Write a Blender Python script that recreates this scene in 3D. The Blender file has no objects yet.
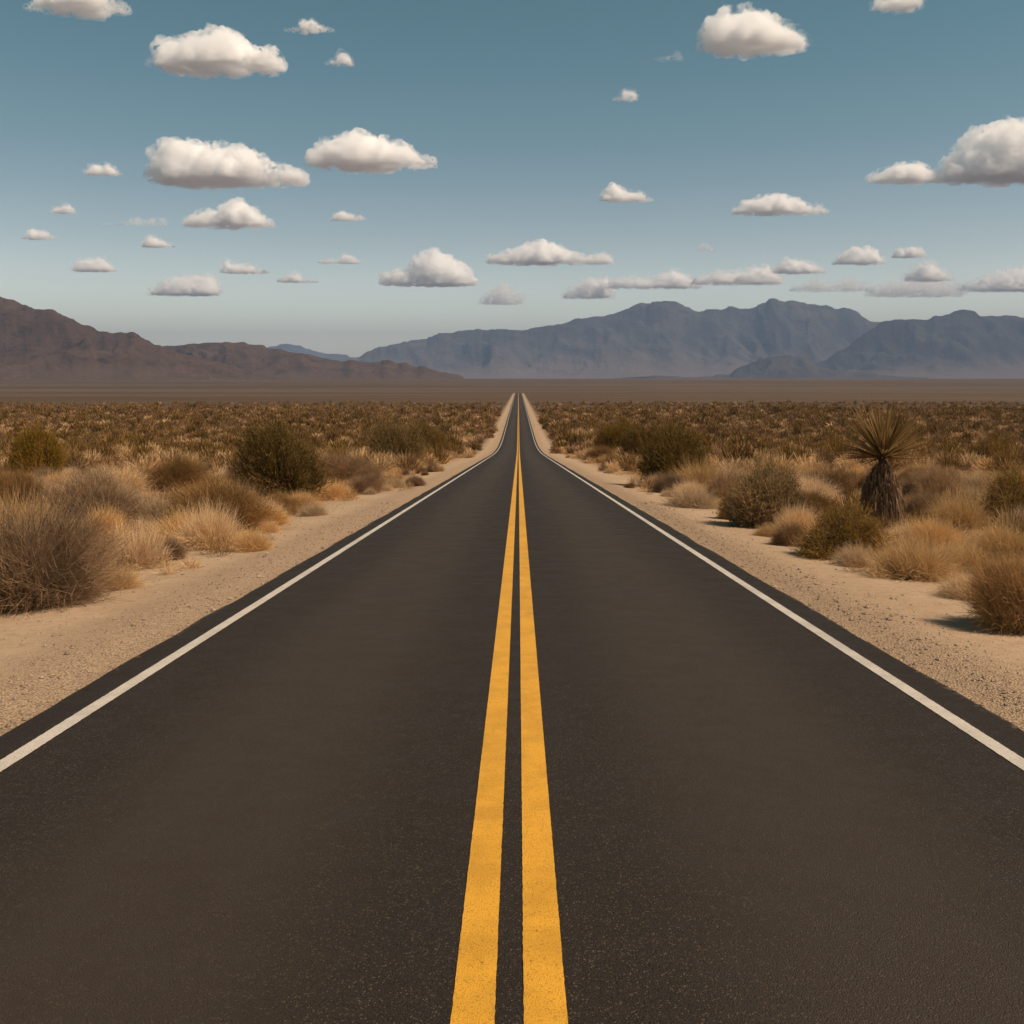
import bpy, math, random
import numpy as np
from mathutils import Vector, Matrix

R = math.radians
rng = np.random.default_rng(11)
random.seed(11)
scene = bpy.context.scene
COL = scene.collection

# ------------------------------------------------------------------ camera
F = 1024.0                 # focal length in pixels
VPX, HZ = 518.5, 382.0     # where the road heads, level line of the eye
CAMZ = 2.23
cd = bpy.data.cameras.new("camera")
cd.sensor_width = 36.0
cd.lens = 36.0
cd.shift_x = -(VPX - 512.0) / 1024.0
cd.shift_y = -(512.0 - HZ) / 1024.0
cd.clip_start = 0.1
cd.clip_end = 120000.0
cam = bpy.data.objects.new("camera", cd)
cam.location = (0.036, 0.0, CAMZ)
cam.rotation_euler = (R(90), 0, 0)
COL.objects.link(cam)
scene.camera = cam

# ------------------------------------------------------------------ sky, sun, exposure
SUN_EL, SUN_AZ = 50.0, -19.0      # azimuth: 0 = from the right (+x), 90 = ahead (+y)
world = bpy.data.worlds.new("World")
scene.world = world
world.use_nodes = True
wn, wl = world.node_tree.nodes, world.node_tree.links
wn.clear()
sky = wn.new("ShaderNodeTexSky")
sky.sky_type = 'NISHITA'
sky.sun_disc = False
sky.sun_elevation = R(SUN_EL)
sky.sun_rotation = R(90 - SUN_AZ)
sky.altitude = 900
sky.air_density = 1.0
sky.dust_density = 2.5
sky.ozone_density = 1.2
tint = wn.new("ShaderNodeMix"); tint.data_type = 'RGBA'; tint.blend_type = 'MULTIPLY'
tint.inputs[0].default_value = 1.0
tint.inputs[7].default_value = (0.40, 0.54, 0.50, 1)
hs = wn.new("ShaderNodeHueSaturation")
hs.inputs['Hue'].default_value = 0.475
hs.inputs['Saturation'].default_value = 0.78
bg = wn.new("ShaderNodeBackground")
bg.inputs[1].default_value = 0.06
wo = wn.new("ShaderNodeOutputWorld")
wl.new(sky.outputs[0], hs.inputs['Color'])
wl.new(hs.outputs[0], tint.inputs[6])
tc = wn.new("ShaderNodeTexCoord"); sx = wn.new("ShaderNodeSeparateXYZ")
wl.new(tc.outputs['Generated'], sx.inputs[0])
pale = wn.new("ShaderNodeValToRGB")
cr = pale.color_ramp; cr.interpolation = 'B_SPLINE'
stops = [(0.0, (1.0, .60, .50)), (.06, (.93, .57, .485)), (.13, (.40, .265, .258)), (.22, (.205, .184, .187)), (.34, (.125, .153, .162)), (.62, (.138, .131, .121))]
while len(cr.elements) < len(stops): cr.elements.new(.5)
for e_, (p_, c_) in zip(cr.elements, stops):
    e_.position = p_; e_.color = (*c_, 1)
wl.new(sx.outputs[2], pale.inputs[0])
gain = wn.new("ShaderNodeMix"); gain.data_type = 'RGBA'; gain.blend_type = 'MULTIPLY'
gain.inputs[0].default_value = 1.0; gain.inputs[7].default_value = (8.0, 8.0, 8.0, 1)
wl.new(pale.outputs[0], gain.inputs[6])
lift = wn.new("ShaderNodeMix"); lift.data_type = 'RGBA'; lift.blend_type = 'MULTIPLY'
lift.inputs[0].default_value = 1.0
wl.new(tint.outputs[2], lift.inputs[6]); wl.new(gain.outputs[2], lift.inputs[7])
wl.new(lift.outputs[2], bg.inputs[0])
wl.new(bg.outputs[0], wo.inputs[0])

sd = bpy.data.lights.new("sun", 'SUN')
sd.energy = 3.6
sd.angle = R(0.53)
sd.color = (1.0, 0.785, 0.60)
sun = bpy.data.objects.new("sun", sd)
dsun = Vector((math.cos(R(SUN_EL)) * math.cos(R(SUN_AZ)), math.cos(R(SUN_EL)) * math.sin(R(SUN_AZ)), math.sin(R(SUN_EL))))
sun.rotation_euler = dsun.to_track_quat('Z', 'Y').to_euler()
sun.location = (50, 0, 60)
COL.objects.link(sun)

vs = scene.view_settings
scene.display_settings.display_device = 'sRGB'
vs.view_transform = 'Standard'
vs.look = 'None'
vs.exposure = 0.8
vs.gamma = 1.0
vs.use_curve_mapping = False
cy = scene.cycles
cy.use_denoising = True
cy.volume_bounces = 40
cy.max_bounces = 48
cy.diffuse_bounces = 3
cy.glossy_bounces = 2
cy.transparent_max_bounces = 16
cy.use_adaptive_sampling = True
cy.adaptive_threshold = 0.012

# ------------------------------------------------------------------ noise
def _h(ix, iy, s):
    n = (ix.astype(np.int64) * 374761393 + iy.astype(np.int64) * 668265263 + s * 1274126177) & 0x7fffffff
    n = ((n ^ (n >> 13)) * 1274126177) & 0x7fffffff
    return ((n ^ (n >> 16)) & 0xffff) / 65535.0

def vnoise(x, y, s=0):
    x = np.asarray(x, float); y = np.asarray(y, float)
    ix, iy = np.floor(x), np.floor(y)
    fx, fy = x - ix, y - iy
    fx = fx * fx * fx * (fx * (fx * 6 - 15) + 10); fy = fy * fy * fy * (fy * (fy * 6 - 15) + 10)
    a, b = _h(ix, iy, s), _h(ix + 1, iy, s)
    c, d = _h(ix, iy + 1, s), _h(ix + 1, iy + 1, s)
    return (a * (1 - fx) + b * fx) * (1 - fy) + (c * (1 - fx) + d * fx) * fy

def fbm(x, y, o=5, s=0):
    t, a, n = 0, 0.5, 0
    x = np.asarray(x, float); y = np.asarray(y, float)
    for k in range(o):
        t = t + a * vnoise(x, y, s + k); n += a; a *= 0.5
        x, y = x * 1.93 + y * 0.53 + 3.1, y * 1.93 - x * 0.53 + 7.7
    return t / n

def ridged(x, y, o=5, s=0):
    t, a, n = 0, 0.5, 0
    x = np.asarray(x, float); y = np.asarray(y, float)
    for k in range(o):
        v = 1 - np.abs(2 * vnoise(x, y, s + k) - 1)
        t = t + a * v * v; n += a; a *= 0.5
        x, y = x * 1.93 + y * 0.53 + 3.1, y * 1.93 - x * 0.53 + 7.7
    return t / n

def sstep(a, b, t):
    t = np.clip((np.asarray(t, float) - a) / (b - a), 0, 1)
    return t * t * (3 - 2 * t)

# ------------------------------------------------------------------ terrain heights
_ys = np.concatenate([np.arange(-60, 400, 0.5), np.arange(400, 2000, 4.0), np.arange(2000, 40000, 100.0)])
_sl = -0.0556 * (1 - sstep(125, 262, _ys))
_sl = _sl - 0.022 * sstep(1195, 1215, _ys) * (1 - sstep(1330, 1480, _ys))
_sl = _sl + 0.0125 * sstep(1500, 2300, _ys) * (1 - sstep(3900, 4700, _ys)) + .004 * sstep(3900, 4700, _ys) * (1 - sstep(7000, 9500, _ys))
_zs = np.concatenate([[0], np.cumsum((_sl[1:] + _sl[:-1]) / 2 * np.diff(_ys))])
_zs = _zs - np.interp(0.0, _ys, _zs)

def zroad(y):
    return np.interp(y, _ys, _zs)

def zground(x, y):
    x = np.asarray(x, float); y = np.asarray(y, float)
    w = 6.0 + 0.035 * np.maximum(y, 0)
    m = sstep(w, w * 2.2 + 3, np.abs(x))
    far = sstep(350, 800, y)
    z = zroad(y) - 0.07 - 0.0004 * np.clip(y, 0, 400)
    z = z + m * ((fbm(x / 16, y / 16, 3, 5) - 0.45) * 0.9 * (1 - far) + (fbm(x / 120, y / 160, 3, 9) - 0.5) * 1.4 * (1 - 0.6 * far))
    z = z - 0.10 * sstep(4.6, 8.0, np.abs(x)) * (1 - sstep(120, 400, y)) + 0.05 * sstep(4.1, 4.5, np.abs(x)) * (1 - sstep(4.7, 5.4, np.abs(x))) * (1 - sstep(40, 120, y))
    return z

def ground_at(px, py):
    """world point of the ground seen at a pixel of the photograph"""
    t = (px - VPX) / F
    y = np.concatenate([np.arange(3, 300, 0.1), np.arange(300, 3000, 1.0)])
    z = zground(t * y + 0.036, y)
    row = HZ + (CAMZ - z) / y * F
    i = int(np.argmax(row <= py))
    return t * y[i] + 0.036, y[i], float(z[i])

# ------------------------------------------------------------------ object helpers
def mesh_np(name, V, faces_flat, counts, mat=None, smooth=False, attrs=None):
    me = bpy.data.meshes.new(name)
    V = np.ascontiguousarray(V, np.float32)
    ff = np.ascontiguousarray(faces_flat, np.int32).ravel()
    counts = np.ascontiguousarray(counts, np.int32)
    me.vertices.add(len(V)); me.vertices.foreach_set("co", V.ravel())
    me.loops.add(len(ff)); me.loops.foreach_set("vertex_index", ff)
    me.polygons.add(len(counts))
    st = np.concatenate([[0], np.cumsum(counts)[:-1]]).astype(np.int32)
    me.polygons.foreach_set("loop_start", st)
    me.polygons.foreach_set("use_smooth", np.full(len(counts), smooth, dtype=bool))
    for k, a in (attrs or {}).items():
        at = me.attributes.new(k, 'FLOAT', 'POINT')
        at.data.foreach_set("value", np.ascontiguousarray(a, np.float32))
    me.update(calc_edges=True)
    if mat is not None:
        me.materials.append(mat)
    return me

def link(name, me, parent=None, loc=None, **props):
    o = bpy.data.objects.new(name, me)
    COL.objects.link(o)
    if parent is not None: o.parent = parent
    if loc is not None: o.location = loc
    for k, v in props.items():
        if v is not None: o[k] = v
    return o

def grid_faces(nr, nc):
    i = np.arange(nr - 1)[:, None] * nc + np.arange(nc - 1)[None, :]
    return np.stack([i, i + 1, i + nc + 1, i + nc], -1).reshape(-1, 4)

# ------------------------------------------------------------------ materials
class NT:
    def __init__(self, name):
        self.m = bpy.data.materials.new(name); self.m.use_nodes = True
        self.n = self.m.node_tree.nodes; self.l = self.m.node_tree.links
        self.n.clear()
        self.out = self.n.new("ShaderNodeOutputMaterial")
    def node(self, t, **kw):
        x = self.n.new(t)
        for k, v in kw.items():
            setattr(x, k, v)
        return x
    def set(self, sock, v):
        if hasattr(v, 'is_output'): self.l.new(v, sock)
        else: sock.default_value = v
    def pos(self):
        return self.node("ShaderNodeNewGeometry").outputs['Position']
    def obj(self):
        return self.node("ShaderNodeTexCoord").outputs['Object']
    def scale(self, v, s):
        n = self.node("ShaderNodeVectorMath", operation='MULTIPLY'); self.set(n.inputs[0], v); n.inputs[1].default_value = s
        return n.outputs[0]
    def noise(self, v, s, d=4.0, r=0.55, dist=0.0):
        n = self.node("ShaderNodeTexNoise"); self.set(n.inputs['Vector'], v)
        n.inputs['Scale'].default_value = s; n.inputs['Detail'].default_value = d
        n.inputs['Roughness'].default_value = r; n.inputs['Distortion'].default_value = dist
        return n.outputs[0]
    def voro(self, v, s, feature='F1', out='Distance'):
        n = self.node("ShaderNodeTexVoronoi", feature=feature); self.set(n.inputs['Vector'], v)
        n.inputs['Scale'].default_value = s
        return n.outputs[out]
    def math(self, op, a, b=0.0, c=None, clamp=False):
        n = self.node("ShaderNodeMath", operation=op, use_clamp=clamp)
        self.set(n.inputs[0], a); self.set(n.inputs[1], b)
        if c is not None: self.set(n.inputs[2], c)
        return n.outputs[0]
    def step(self, v, a, b, lo=0.0, hi=1.0):
        n = self.node("ShaderNodeMapRange", interpolation_type='SMOOTHSTEP')
        self.set(n.inputs[0], v); n.inputs[1].default_value = a; n.inputs[2].default_value = b
        n.inputs[3].default_value = lo; n.inputs[4].default_value = hi
        return n.outputs[0]
    def mix(self, f, a, b, mode='MIX'):
        n = self.node("ShaderNodeMix", data_type='RGBA', blend_type=mode)
        self.set(n.inputs[0], f)
        for k, v in ((6, a), (7, b)):
            if hasattr(v, 'is_output'): self.l.new(v, n.inputs[k])
            else: n.inputs[k].default_value = (*v, 1) if len(v) == 3 else v
        return n.outputs[2]
    def sep(self, v):
        n = self.node("ShaderNodeSeparateXYZ"); self.set(n.inputs[0], v); return n.outputs
    def bump(self, h, strength, dist, normal=None):
        n = self.node("ShaderNodeBump"); self.set(n.inputs['Height'], h)
        n.inputs['Strength'].default_value = strength; n.inputs['Distance'].default_value = dist
        if normal is not None: self.l.new(normal, n.inputs['Normal'])
        return n.outputs[0]
    def attr(self, name):
        n = self.node("ShaderNodeAttribute"); n.attribute_name = name; return n.outputs['Fac']
    def bsdf(self, col, rough=0.9, spec=0.2, normal=None):
        b = self.node("ShaderNodeBsdfPrincipled")
        if hasattr(col, 'is_output'): self.l.new(col, b.inputs['Base Color'])
        else: b.inputs['Base Color'].default_value = (*col, 1)
        self.set(b.inputs['Roughness'], rough)
        b.inputs['Specular IOR Level'].default_value = spec
        if normal is not None: self.l.new(normal, b.inputs['Normal'])
        return b.outputs[0]
    def surf(self, s):
        self.l.new(s, self.out.inputs['Surface']); return self.m

def mat_ground():
    t = NT("desert_ground")
    p = t.pos(); s = t.sep(p); ax = t.math('ABSOLUTE', s[0])
    # sand
    n1 = t.noise(p, 0.35, 5); n2 = t.noise(p, 6.0, 5, 0.65); n3 = t.noise(p, 60.0, 3, 0.7)
    streak = t.noise(t.scale(p, (1.1, 5.0, 1.0)), 1.3, 4, 0.6)
    sand = t.mix(t.step(n1, .35, .65), (0.345, 0.246, 0.157), (0.398, 0.287, 0.187))
    sand = t.mix(t.step(n2, .45, .72, 0, .45), sand, (0.199, 0.130, 0.075))
    sand = t.mix(t.step(streak, .52, .7, 0, .35), sand, (0.226, 0.144, 0.078))
    sand = t.mix(t.step(n3, .6, .75, 0, .4), sand, (0.146, 0.102, 0.066))
    # litter of straw under the scrub
    lit = t.noise(p, 1.1, 5, 0.7)
    scrub = t.mix(t.step(lit, .38, .62), (0.219, 0.130, 0.062), (0.265, 0.164, 0.081))
    scrub = t.mix(t.step(n2, .5, .7, 0, .6), scrub, (0.159, 0.094, 0.046))
    ed = t.math('ADD', ax, t.math('MULTIPLY', t.math('SUBTRACT', n1, .5), 5.0))
    col = t.mix(t.step(ed, 6.2, 8.5), sand, scrub)
    # gravel shoulder
    vc = t.voro(p, 42.0, 'F1', 'Color'); vd = t.voro(p, 42.0)
    gs = t.sep(vc)
    grav = t.mix(gs[0], (0.284, 0.196, 0.126), (0.433, 0.309, 0.198))
    grav = t.mix(t.step(vd, .4, .8, 0, .6), grav, (0.133, 0.091, 0.059))
    ge = t.math('ADD', ax, t.math('MULTIPLY', t.math('SUBTRACT', t.noise(p, 1.6, 5, .65), .5), 1.5))
    gmask = t.step(ge, 4.3, 6.1, 1, 0)
    col = t.mix(gmask, col, grav)
    # far plain: low brown scrub cover with broad bands
    b1 = t.noise(t.scale(p, (0.0006, 0.0035, 0)), 1.0, 4, .6)
    b2 = t.noise(t.scale(p, (0.01, 0.02, 0)), 1.0, 5, .65)
    plain = t.mix(t.step(b1, .4, .6), (0.070, 0.044, 0.024), (0.101, 0.066, 0.039))
    plain = t.mix(t.step(b2, .45, .7, 0, .45), plain, (0.055, 0.034, 0.019))
    fy = t.math('ADD', s[1], t.math('MULTIPLY', t.math('SUBTRACT', b2, .5), 160.0))
    fm = t.math('MULTIPLY', t.step(fy, 90, 260), t.math('MAXIMUM', t.step(t.math('ADD', ax, t.math('MULTIPLY', s[1], .0012)), 6, 9), t.step(s[1], 1190, 1230)))
    col = t.mix(fm, col, plain)
    fan = t.mix(t.step(b2, .4, .65), (0.146, 0.100, 0.067), (0.186, 0.130, 0.089))
    col = t.mix(t.step(t.math('ADD', s[1], t.math('MULTIPLY', b1, 1500.0)), 5600, 9000), col, fan)
    h = t.math('ADD', t.math('MULTIPLY', n2, 1.0), t.math('MULTIPLY', n3, .35))
    h = t.math('ADD', h, t.math('MULTIPLY', streak, 1.0))
    nb = t.bump(h, .55, .05)
    nb = t.bump(t.math('MULTIPLY', vd, t.math('MULTIPLY', gmask, -1.0)), .8, .02, nb)
    return t.surf(t.bsdf(col, .95, .1, nb))

def mat_asphalt():
    t = NT("asphalt")
    p = t.pos(); s = t.sep(p); ax = t.math('ABSOLUTE', s[0])
    vc = t.sep(t.voro(p, 120.0, 'F1', 'Color')); vd = t.voro(p, 120.0)
    big = t.noise(t.scale(p, (1.6, 0.035, 1)), 1.0, 5, .6)
    blot = t.noise(p, 2.2, 5, .65)
    col = t.mix(vc[0], (0.0159, 0.0106, 0.0071), (0.0334, 0.0233, 0.0148))
    col = t.mix(t.step(vc[1], .89, .95, 0, .75), col, (0.1083, 0.0776, 0.0471))
    col = t.mix(t.step(vd, .45, .8, 0, .7), col, (0.0090, 0.0056, 0.0038))
    mott = t.noise(p, 22.0, 4, .75)
    col = t.mix(t.step(mott, .42, .70, 0, .30), col, (0.016, 0.013, 0.010))
    # worn wheel paths are paler, the lane edges and the middle keep their tar
    wob = t.math('ADD', ax, t.math('MULTIPLY', t.math('SUBTRACT', big, .5), .5))
    w1 = t.step(t.math('ABSOLUTE', t.math('SUBTRACT', wob, 1.75)), 1.25, .25)
    col = t.mix(t.math('MULTIPLY', w1, .55), col, (0.0468, 0.0338, 0.0221))
    col = t.mix(t.step(big, .5, .75, 0, .15), col, (0.0131, 0.0094, 0.0060))
    col = t.mix(t.step(blot, .52, .72, 0, .10), col, (0.0144, 0.0099, 0.0071))
    col = t.mix(t.step(ax, 3.58, 3.66, 0, .35), col, (0.0131, 0.0094, 0.0060))
    # sand blown on the outermost rim
    sn = t.math('ADD', ax, t.math('MULTIPLY', t.math('SUBTRACT', t.noise(p, 9.0, 4, .7), .5), .5))
    col = t.mix(t.step(sn, 3.86, 3.98, 0, .75), col, (0.2200, 0.1385, 0.0783))
    # hairline cracks, mostly across the lane
    wp = t.node("ShaderNodeVectorMath", operation='ADD'); t.l.new(t.scale(p, (.16, .34, 1)), wp.inputs[0])
    nz = t.node("ShaderNodeTexNoise"); t.l.new(p, nz.inputs['Vector']); nz.inputs['Scale'].default_value = 1.4; nz.inputs['Detail'].default_value = 6; nz.inputs['Roughness'].default_value = .7
    t.l.new(t.scale(nz.outputs['Color'], (.30, .30, 0)), wp.inputs[1])
    ck = t.voro(wp.outputs[0], 1.0, 'DISTANCE_TO_EDGE')
    crack = t.math('MULTIPLY', t.step(ck, .0012, .0035, 1, 0), t.step(t.noise(p, .45, 3), .54, .62))
    col = t.mix(t.math('MULTIPLY', crack, .45), col, (0.0069, 0.0056, 0.0038))
    h = t.math('ADD', t.math('MULTIPLY', vd, -.8), t.math('MULTIPLY', t.noise(p, 300.0, 2), .3))
    nb = t.bump(h, 1.0, .007)
    return t.surf(t.bsdf(col, t.step(blot, .3, .7, .62, .78), .2, nb))

def mat_paint(name, c, wear, seed):
    t = NT(name)
    p = t.pos()
    vd = t.voro(p, 130.0); vc = t.sep(t.voro(p, 130.0, 'F1', 'Color'))
    n = t.noise(p, 3.0, 5, .65); n2 = t.noise(p, 70.0, 4, .7)
    d = tuple(x * .78 for x in c)
    col = t.mix(t.step(n, .35, .7), c, d)
    col = t.mix(t.step(n2, .5, .75, 0, .4), col, tuple(x * .6 for x in c))
    pit = t.math('MULTIPLY', t.step(n2, .55, .66), t.step(vc[0], .7, .8))
    col = t.mix(t.math('MULTIPLY', pit, wear), col, (0.06, 0.045, 0.03))
    tyre = t.noise(t.scale(p, (2.5, .5, 1)), 1.0, 5, .65)
    col = t.mix(t.step(tyre, .50, .72, 0, .30), col, tuple(x * .45 for x in c))
    col = t.mix(t.step(vd, .5, .85, 0, .45), col, tuple(x * .35 for x in c))
    h = t.math('ADD', t.math('MULTIPLY', vd, -.8), t.math('MULTIPLY', n2, .3))
    return t.surf(t.bsdf(col, .62, .3, t.bump(h, .5, .005)))

def mat_rock(name, ca, cb, cc, sc, fan=None, zf=200.0):
    t = NT(name)
    p = t.pos()
    n1 = t.noise(p, 0.0011 * sc, 6, .62, .6); n2 = t.noise(p, 0.006 * sc, 6, .65); n3 = t.noise(t.scale(p, (1, 1, 2.5)), 0.02 * sc, 5, .7)
    col = t.mix(t.step(n1, .38, .62), ca, cb)
    col = t.mix(t.step(n2, .48, .68, 0, .75), col, cc)
    col = t.mix(t.step(n3, .5, .72, 0, .4), col, tuple(x * .6 for x in cc))
    if fan is not None:
        z = t.math('ADD', t.sep(p)[2], t.math('MULTIPLY', t.math('SUBTRACT', n1, .5), zf * 2.2))
        col = t.mix(t.step(z, zf * .15, zf, .9, 0), col, fan)
    nb = t.bump(t.math('ADD', n2, t.math('MULTIPLY', n3, .5)), .8, 45.0 / sc)
    return t.surf(t.bsdf(col, .95, .05, nb))

def mat_plant(name, ca, cb, cc=None, trans=0.25, scale=2.0):
    """ca-cb: range over single leaves or blades; the object's own random shifts it"""
    t = NT(name)
    r = t.attr("rnd")
    oi = t.node("ShaderNodeObjectInfo").outputs['Random']
    col = t.mix(r, ca, cb)
    if cc is not None:
        col = t.mix(t.step(t.noise(t.obj(), scale, 3), .42, .66, 0, .8), col, cc)
    hsv = t.node("ShaderNodeHueSaturation")
    t.set(hsv.inputs['Value'], t.step(oi, 0, 1, .8, 1.22)); t.set(hsv.inputs['Saturation'], t.step(t.math('FRACT', t.math('MULTIPLY', oi, 7.3)), 0, 1, .85, 1.1))
    t.l.new(col, hsv.inputs['Color'])
    col = hsv.outputs[0]
    b = t.bsdf(col, .85, .04)
    tr = t.node("ShaderNodeBsdfTranslucent"); t.l.new(col, tr.inputs['Color'])
    mx = t.node("ShaderNodeMixShader"); mx.inputs[0].default_value = trans
    t.l.new(b, mx.inputs[1]); t.l.new(tr.outputs[0], mx.inputs[2])
    return t.surf(mx.outputs[0])

def mat_tinted(name, trans=0.2):
    """many far plants in one sheet: each plant carries its own colour"""
    t = NT(name)
    a = t.node("ShaderNodeAttribute"); a.attribute_name = "tint"
    col = t.mix(t.attr("rnd"), t.mix(1.0, a.outputs['Color'], (.75, .75, .75), 'MULTIPLY'), t.mix(1.0, a.outputs['Color'], (1.25, 1.25, 1.25), 'MULTIPLY'))
    b = t.bsdf(col, .85, .1)
    tr = t.node("ShaderNodeBsdfTranslucent"); t.l.new(col, tr.inputs['Color'])
    mx = t.node("ShaderNodeMixShader"); mx.inputs[0].default_value = trans
    t.l.new(b, mx.inputs[1]); t.l.new(tr.outputs[0], mx.inputs[2])
    return t.surf(mx.outputs[0])

def mat_volume(name, density, color, aniso=0.0, torn=None):
    t = NT(name)
    v = t.node("ShaderNodeVolumePrincipled")
    v.inputs['Color'].default_value = (*color, 1)
    v.inputs['Density'].default_value = density
    v.inputs['Anisotropy'].default_value = aniso
    if torn:
        n = t.noise(t.pos(), 1.0 / torn, 5, .62, .4)
        t.l.new(t.step(n, .40, .66, 0, density * 2.0) if torn < 1000 else t.step(t.noise(t.pos(), 1.0 / (torn - 1000), 5, .65, .3), .34, .58, density * .06, density * 1.5), v.inputs['Density'])
        t.m.cycles.volume_step_rate = .35
    t.l.new(v.outputs[0], t.out.inputs['Volume'])
    return t.m

M_GROUND, M_ASPH = mat_ground(), mat_asphalt()
M_YEL = mat_paint("yellow_paint", (0.63, 0.315, 0.026), .9, 1)
M_WHT = mat_paint("white_paint", (0.52, 0.47, 0.40), .6, 2)

# ------------------------------------------------------------------ ground, road
def build_ground():
    ys = np.concatenate([np.arange(-60, 3, 3.0), np.arange(3, 40, .35), np.arange(40, 130, .8), np.arange(130, 400, 2.0),
                         np.arange(400, 1600, 8.0), np.geomspace(1600, 29000, 120)])
    u = np.linspace(-1, 1, 321); u = np.sign(u) * np.abs(u) ** 1.5
    W = 26 + np.maximum(ys, 0) * .72
    X = u[None, :] * W[:, None]; Y = np.repeat(ys[:, None], len(u), 1)
    Z = zground(X, Y)
    V = np.stack([X, Y, Z], -1).reshape(-1, 3)
    f = grid_faces(len(ys), len(u))
    link("desert_ground", mesh_np("desert_ground", V, f, np.full(len(f), 4), M_GROUND, True), kind="structure",
         label="sandy desert ground with a gravel shoulder on both sides of the road")

def strip(name, x0, x1, mat, dz, parent=None, ragged=0.0, y1=1500.0, label=None, thick=0.0, y0=-20.0):
    ys = np.concatenate([np.arange(y0, 2, 1.0), np.arange(2, 14, .03 if ragged else .25), np.arange(14, 40, .12 if ragged else .35), np.arange(40, 400, 1.0), np.arange(400, y1, 4.0)])
    n = len(ys)
    dzy = dz + dz * 0.02 * np.clip(ys, 0, 500)
    a = np.full(n, x0) + (rng.normal(0, ragged, n) if ragged else 0)
    b = np.full(n, x1) + (rng.normal(0, ragged, n) if ragged else 0)
    if thick:
        w = (fbm(ys / 1.3, ys * 0 + 3, 4, 21) - .5) * .10; w2 = (fbm(ys / 1.3, ys * 0 + 9, 4, 31) - .5) * .10
        a, b = a + w, b + w2
        cols = [(a - .05, -thick), (a, 0)] + [(np.full(n, v), 0) for v in np.linspace(x0 + .3, x1 - .3, 9)] + [(b, 0), (b + .05, -thick)]
    else:
        cols = [(a, 0), (b, 0)]
    z = zroad(ys)
    V = np.stack([np.stack([c, ys, z + dzy + o], -1) for c, o in cols], 1).reshape(-1, 3)
    f = grid_faces(n, len(cols))
    return link(name, mesh_np(name, V, f, np.full(len(f), 4), mat, False), parent, kind=None if parent else "structure", label=label)

build_ground()
road = strip("road", -3.88, 3.88, M_ASPH, 0.0, thick=.09, label="straight dark asphalt two lane road running down into the valley")
strip("centre_line", -.224, -.056, M_YEL, .004, road, .0008)
strip("centre_line", .056, .224, M_YEL, .004, road, .0008)
strip("edge_line", -3.555, -3.428, M_WHT, .004, road, .0014)
strip("edge_line", 3.428, 3.555, M_WHT, .004, road, .0014)

# ------------------------------------------------------------------ mountains
def mountain(name, label, sky_pts, d, depth, mat, seed, spur=900.0, step=1.0, nv=110, vc=.5, rough=1.0, foot=-25.0, pw=1.9, carve=.64):
    sky_pts = np.array(sky_pts, float)
    px = np.arange(sky_pts[0, 0], sky_pts[-1, 0] + .1, step)
    row = np.interp(px, sky_pts[:, 0], sky_pts[:, 1])
    k = np.array([1, 2, 3, 2, 1]) / 9.0
    row = np.convolve(np.pad(row, 2, 'edge'), k, 'valid')
    row = row + (fbm(px / 9, px * 0 + seed, 4, seed) - .5) * 5.0 * rough
    top = CAMZ + (HZ - row) / F * d                       # crest height over the road
    v = np.linspace(0, 1, nv)
    PX, V = np.meshgrid(px, v, indexing='ij')
    D = d + (V - vc) * depth
    X = (PX - VPX) / F * D; Y = D
    wx = X + (fbm(X / spur / 1.5, Y / spur / 1.5, 3, seed + 3) - .5) * spur * .9
    crest = vc + (fbm(X / spur / 1.6, X * 0 + 2, 3, seed + 7) - .5) * .22
    front = np.clip(V / crest, 0, 1); back = np.clip((1 - V) / (1 - crest), 0, 1)
    E = np.where(V < crest, front ** pw, back ** 1.2)
    # spurs run out from the crest, gullies between them
    wy = Y + (fbm(X / spur / 1.2 + 7, Y / spur / 1.2, 3, seed + 5) - .5) * spur * 1.1
    rs = ridged(wx / spur * .8 + wy / spur * .45, wy / spur / 1.2, 5, seed + 11)
    rf = ridged(wx / spur * 3.1, wy / spur * 2.7, 4, seed + 17)
    bell = 4 * E * (1 - E)
    up = sstep(.05, .45, E)
    rg = ridged(wx / spur * 1.7 + wy / spur * .7 + 9, wy / spur * 1.3, 4, seed + 23)
    H = E + carve * up * bell * (rs - .42) +   .18 * up * (bell * .8 + .18 * E) * (rg - .42) + .07 * up * (bell * .8 + .25 * E) * (rf - .4)
    H = np.maximum(H, 0.0) * sstep(0, .05, V) * sstep(0, .05, 1 - V)
    tt = (top - foot)[:, None]
    Z = foot + tt * H
    # the crest of every bearing stands exactly as high as the profile says
    Zp = np.pad(Z, ((4, 4), (0, 0)), 'edge')
    Z = np.median(np.stack([Zp[i:i + len(Z)] for i in range(9)]), 0) * .75 + Z * .25
    mxr = ((Z - CAMZ) / D).max(1); mp = np.pad(mxr, 10, 'edge')
    lim = np.median(np.stack([mp[i:i + len(mxr)] for i in range(21)]), 0) * 1.02          # no lone needle on the skyline
    Z = np.minimum(Z, CAMZ + lim[:, None] * D)
    kk = np.hanning(23); kk /= kk.sum()
    want = (HZ - row) / F
    dm = D[0, int(nv * vc)]
    for _ in range(5):
        mx = ((Z - CAMZ) / D).max(1)
        good = np.clip((want * dm - foot) / np.maximum(mx * dm - foot, 1), .4, 2.5)
        good = np.convolve(np.pad(good, 11, 'edge'), kk, 'valid')
        Z = foot + (Z - foot) * good[:, None]
    verts = np.stack([X, Y, Z], -1).reshape(-1, 3)
    f = grid_faces(len(px), nv)
    link(name, mesh_np(name, verts, f[:, ::-1], np.full(len(f), 4), mat, True), kind="structure", label=label)

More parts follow.
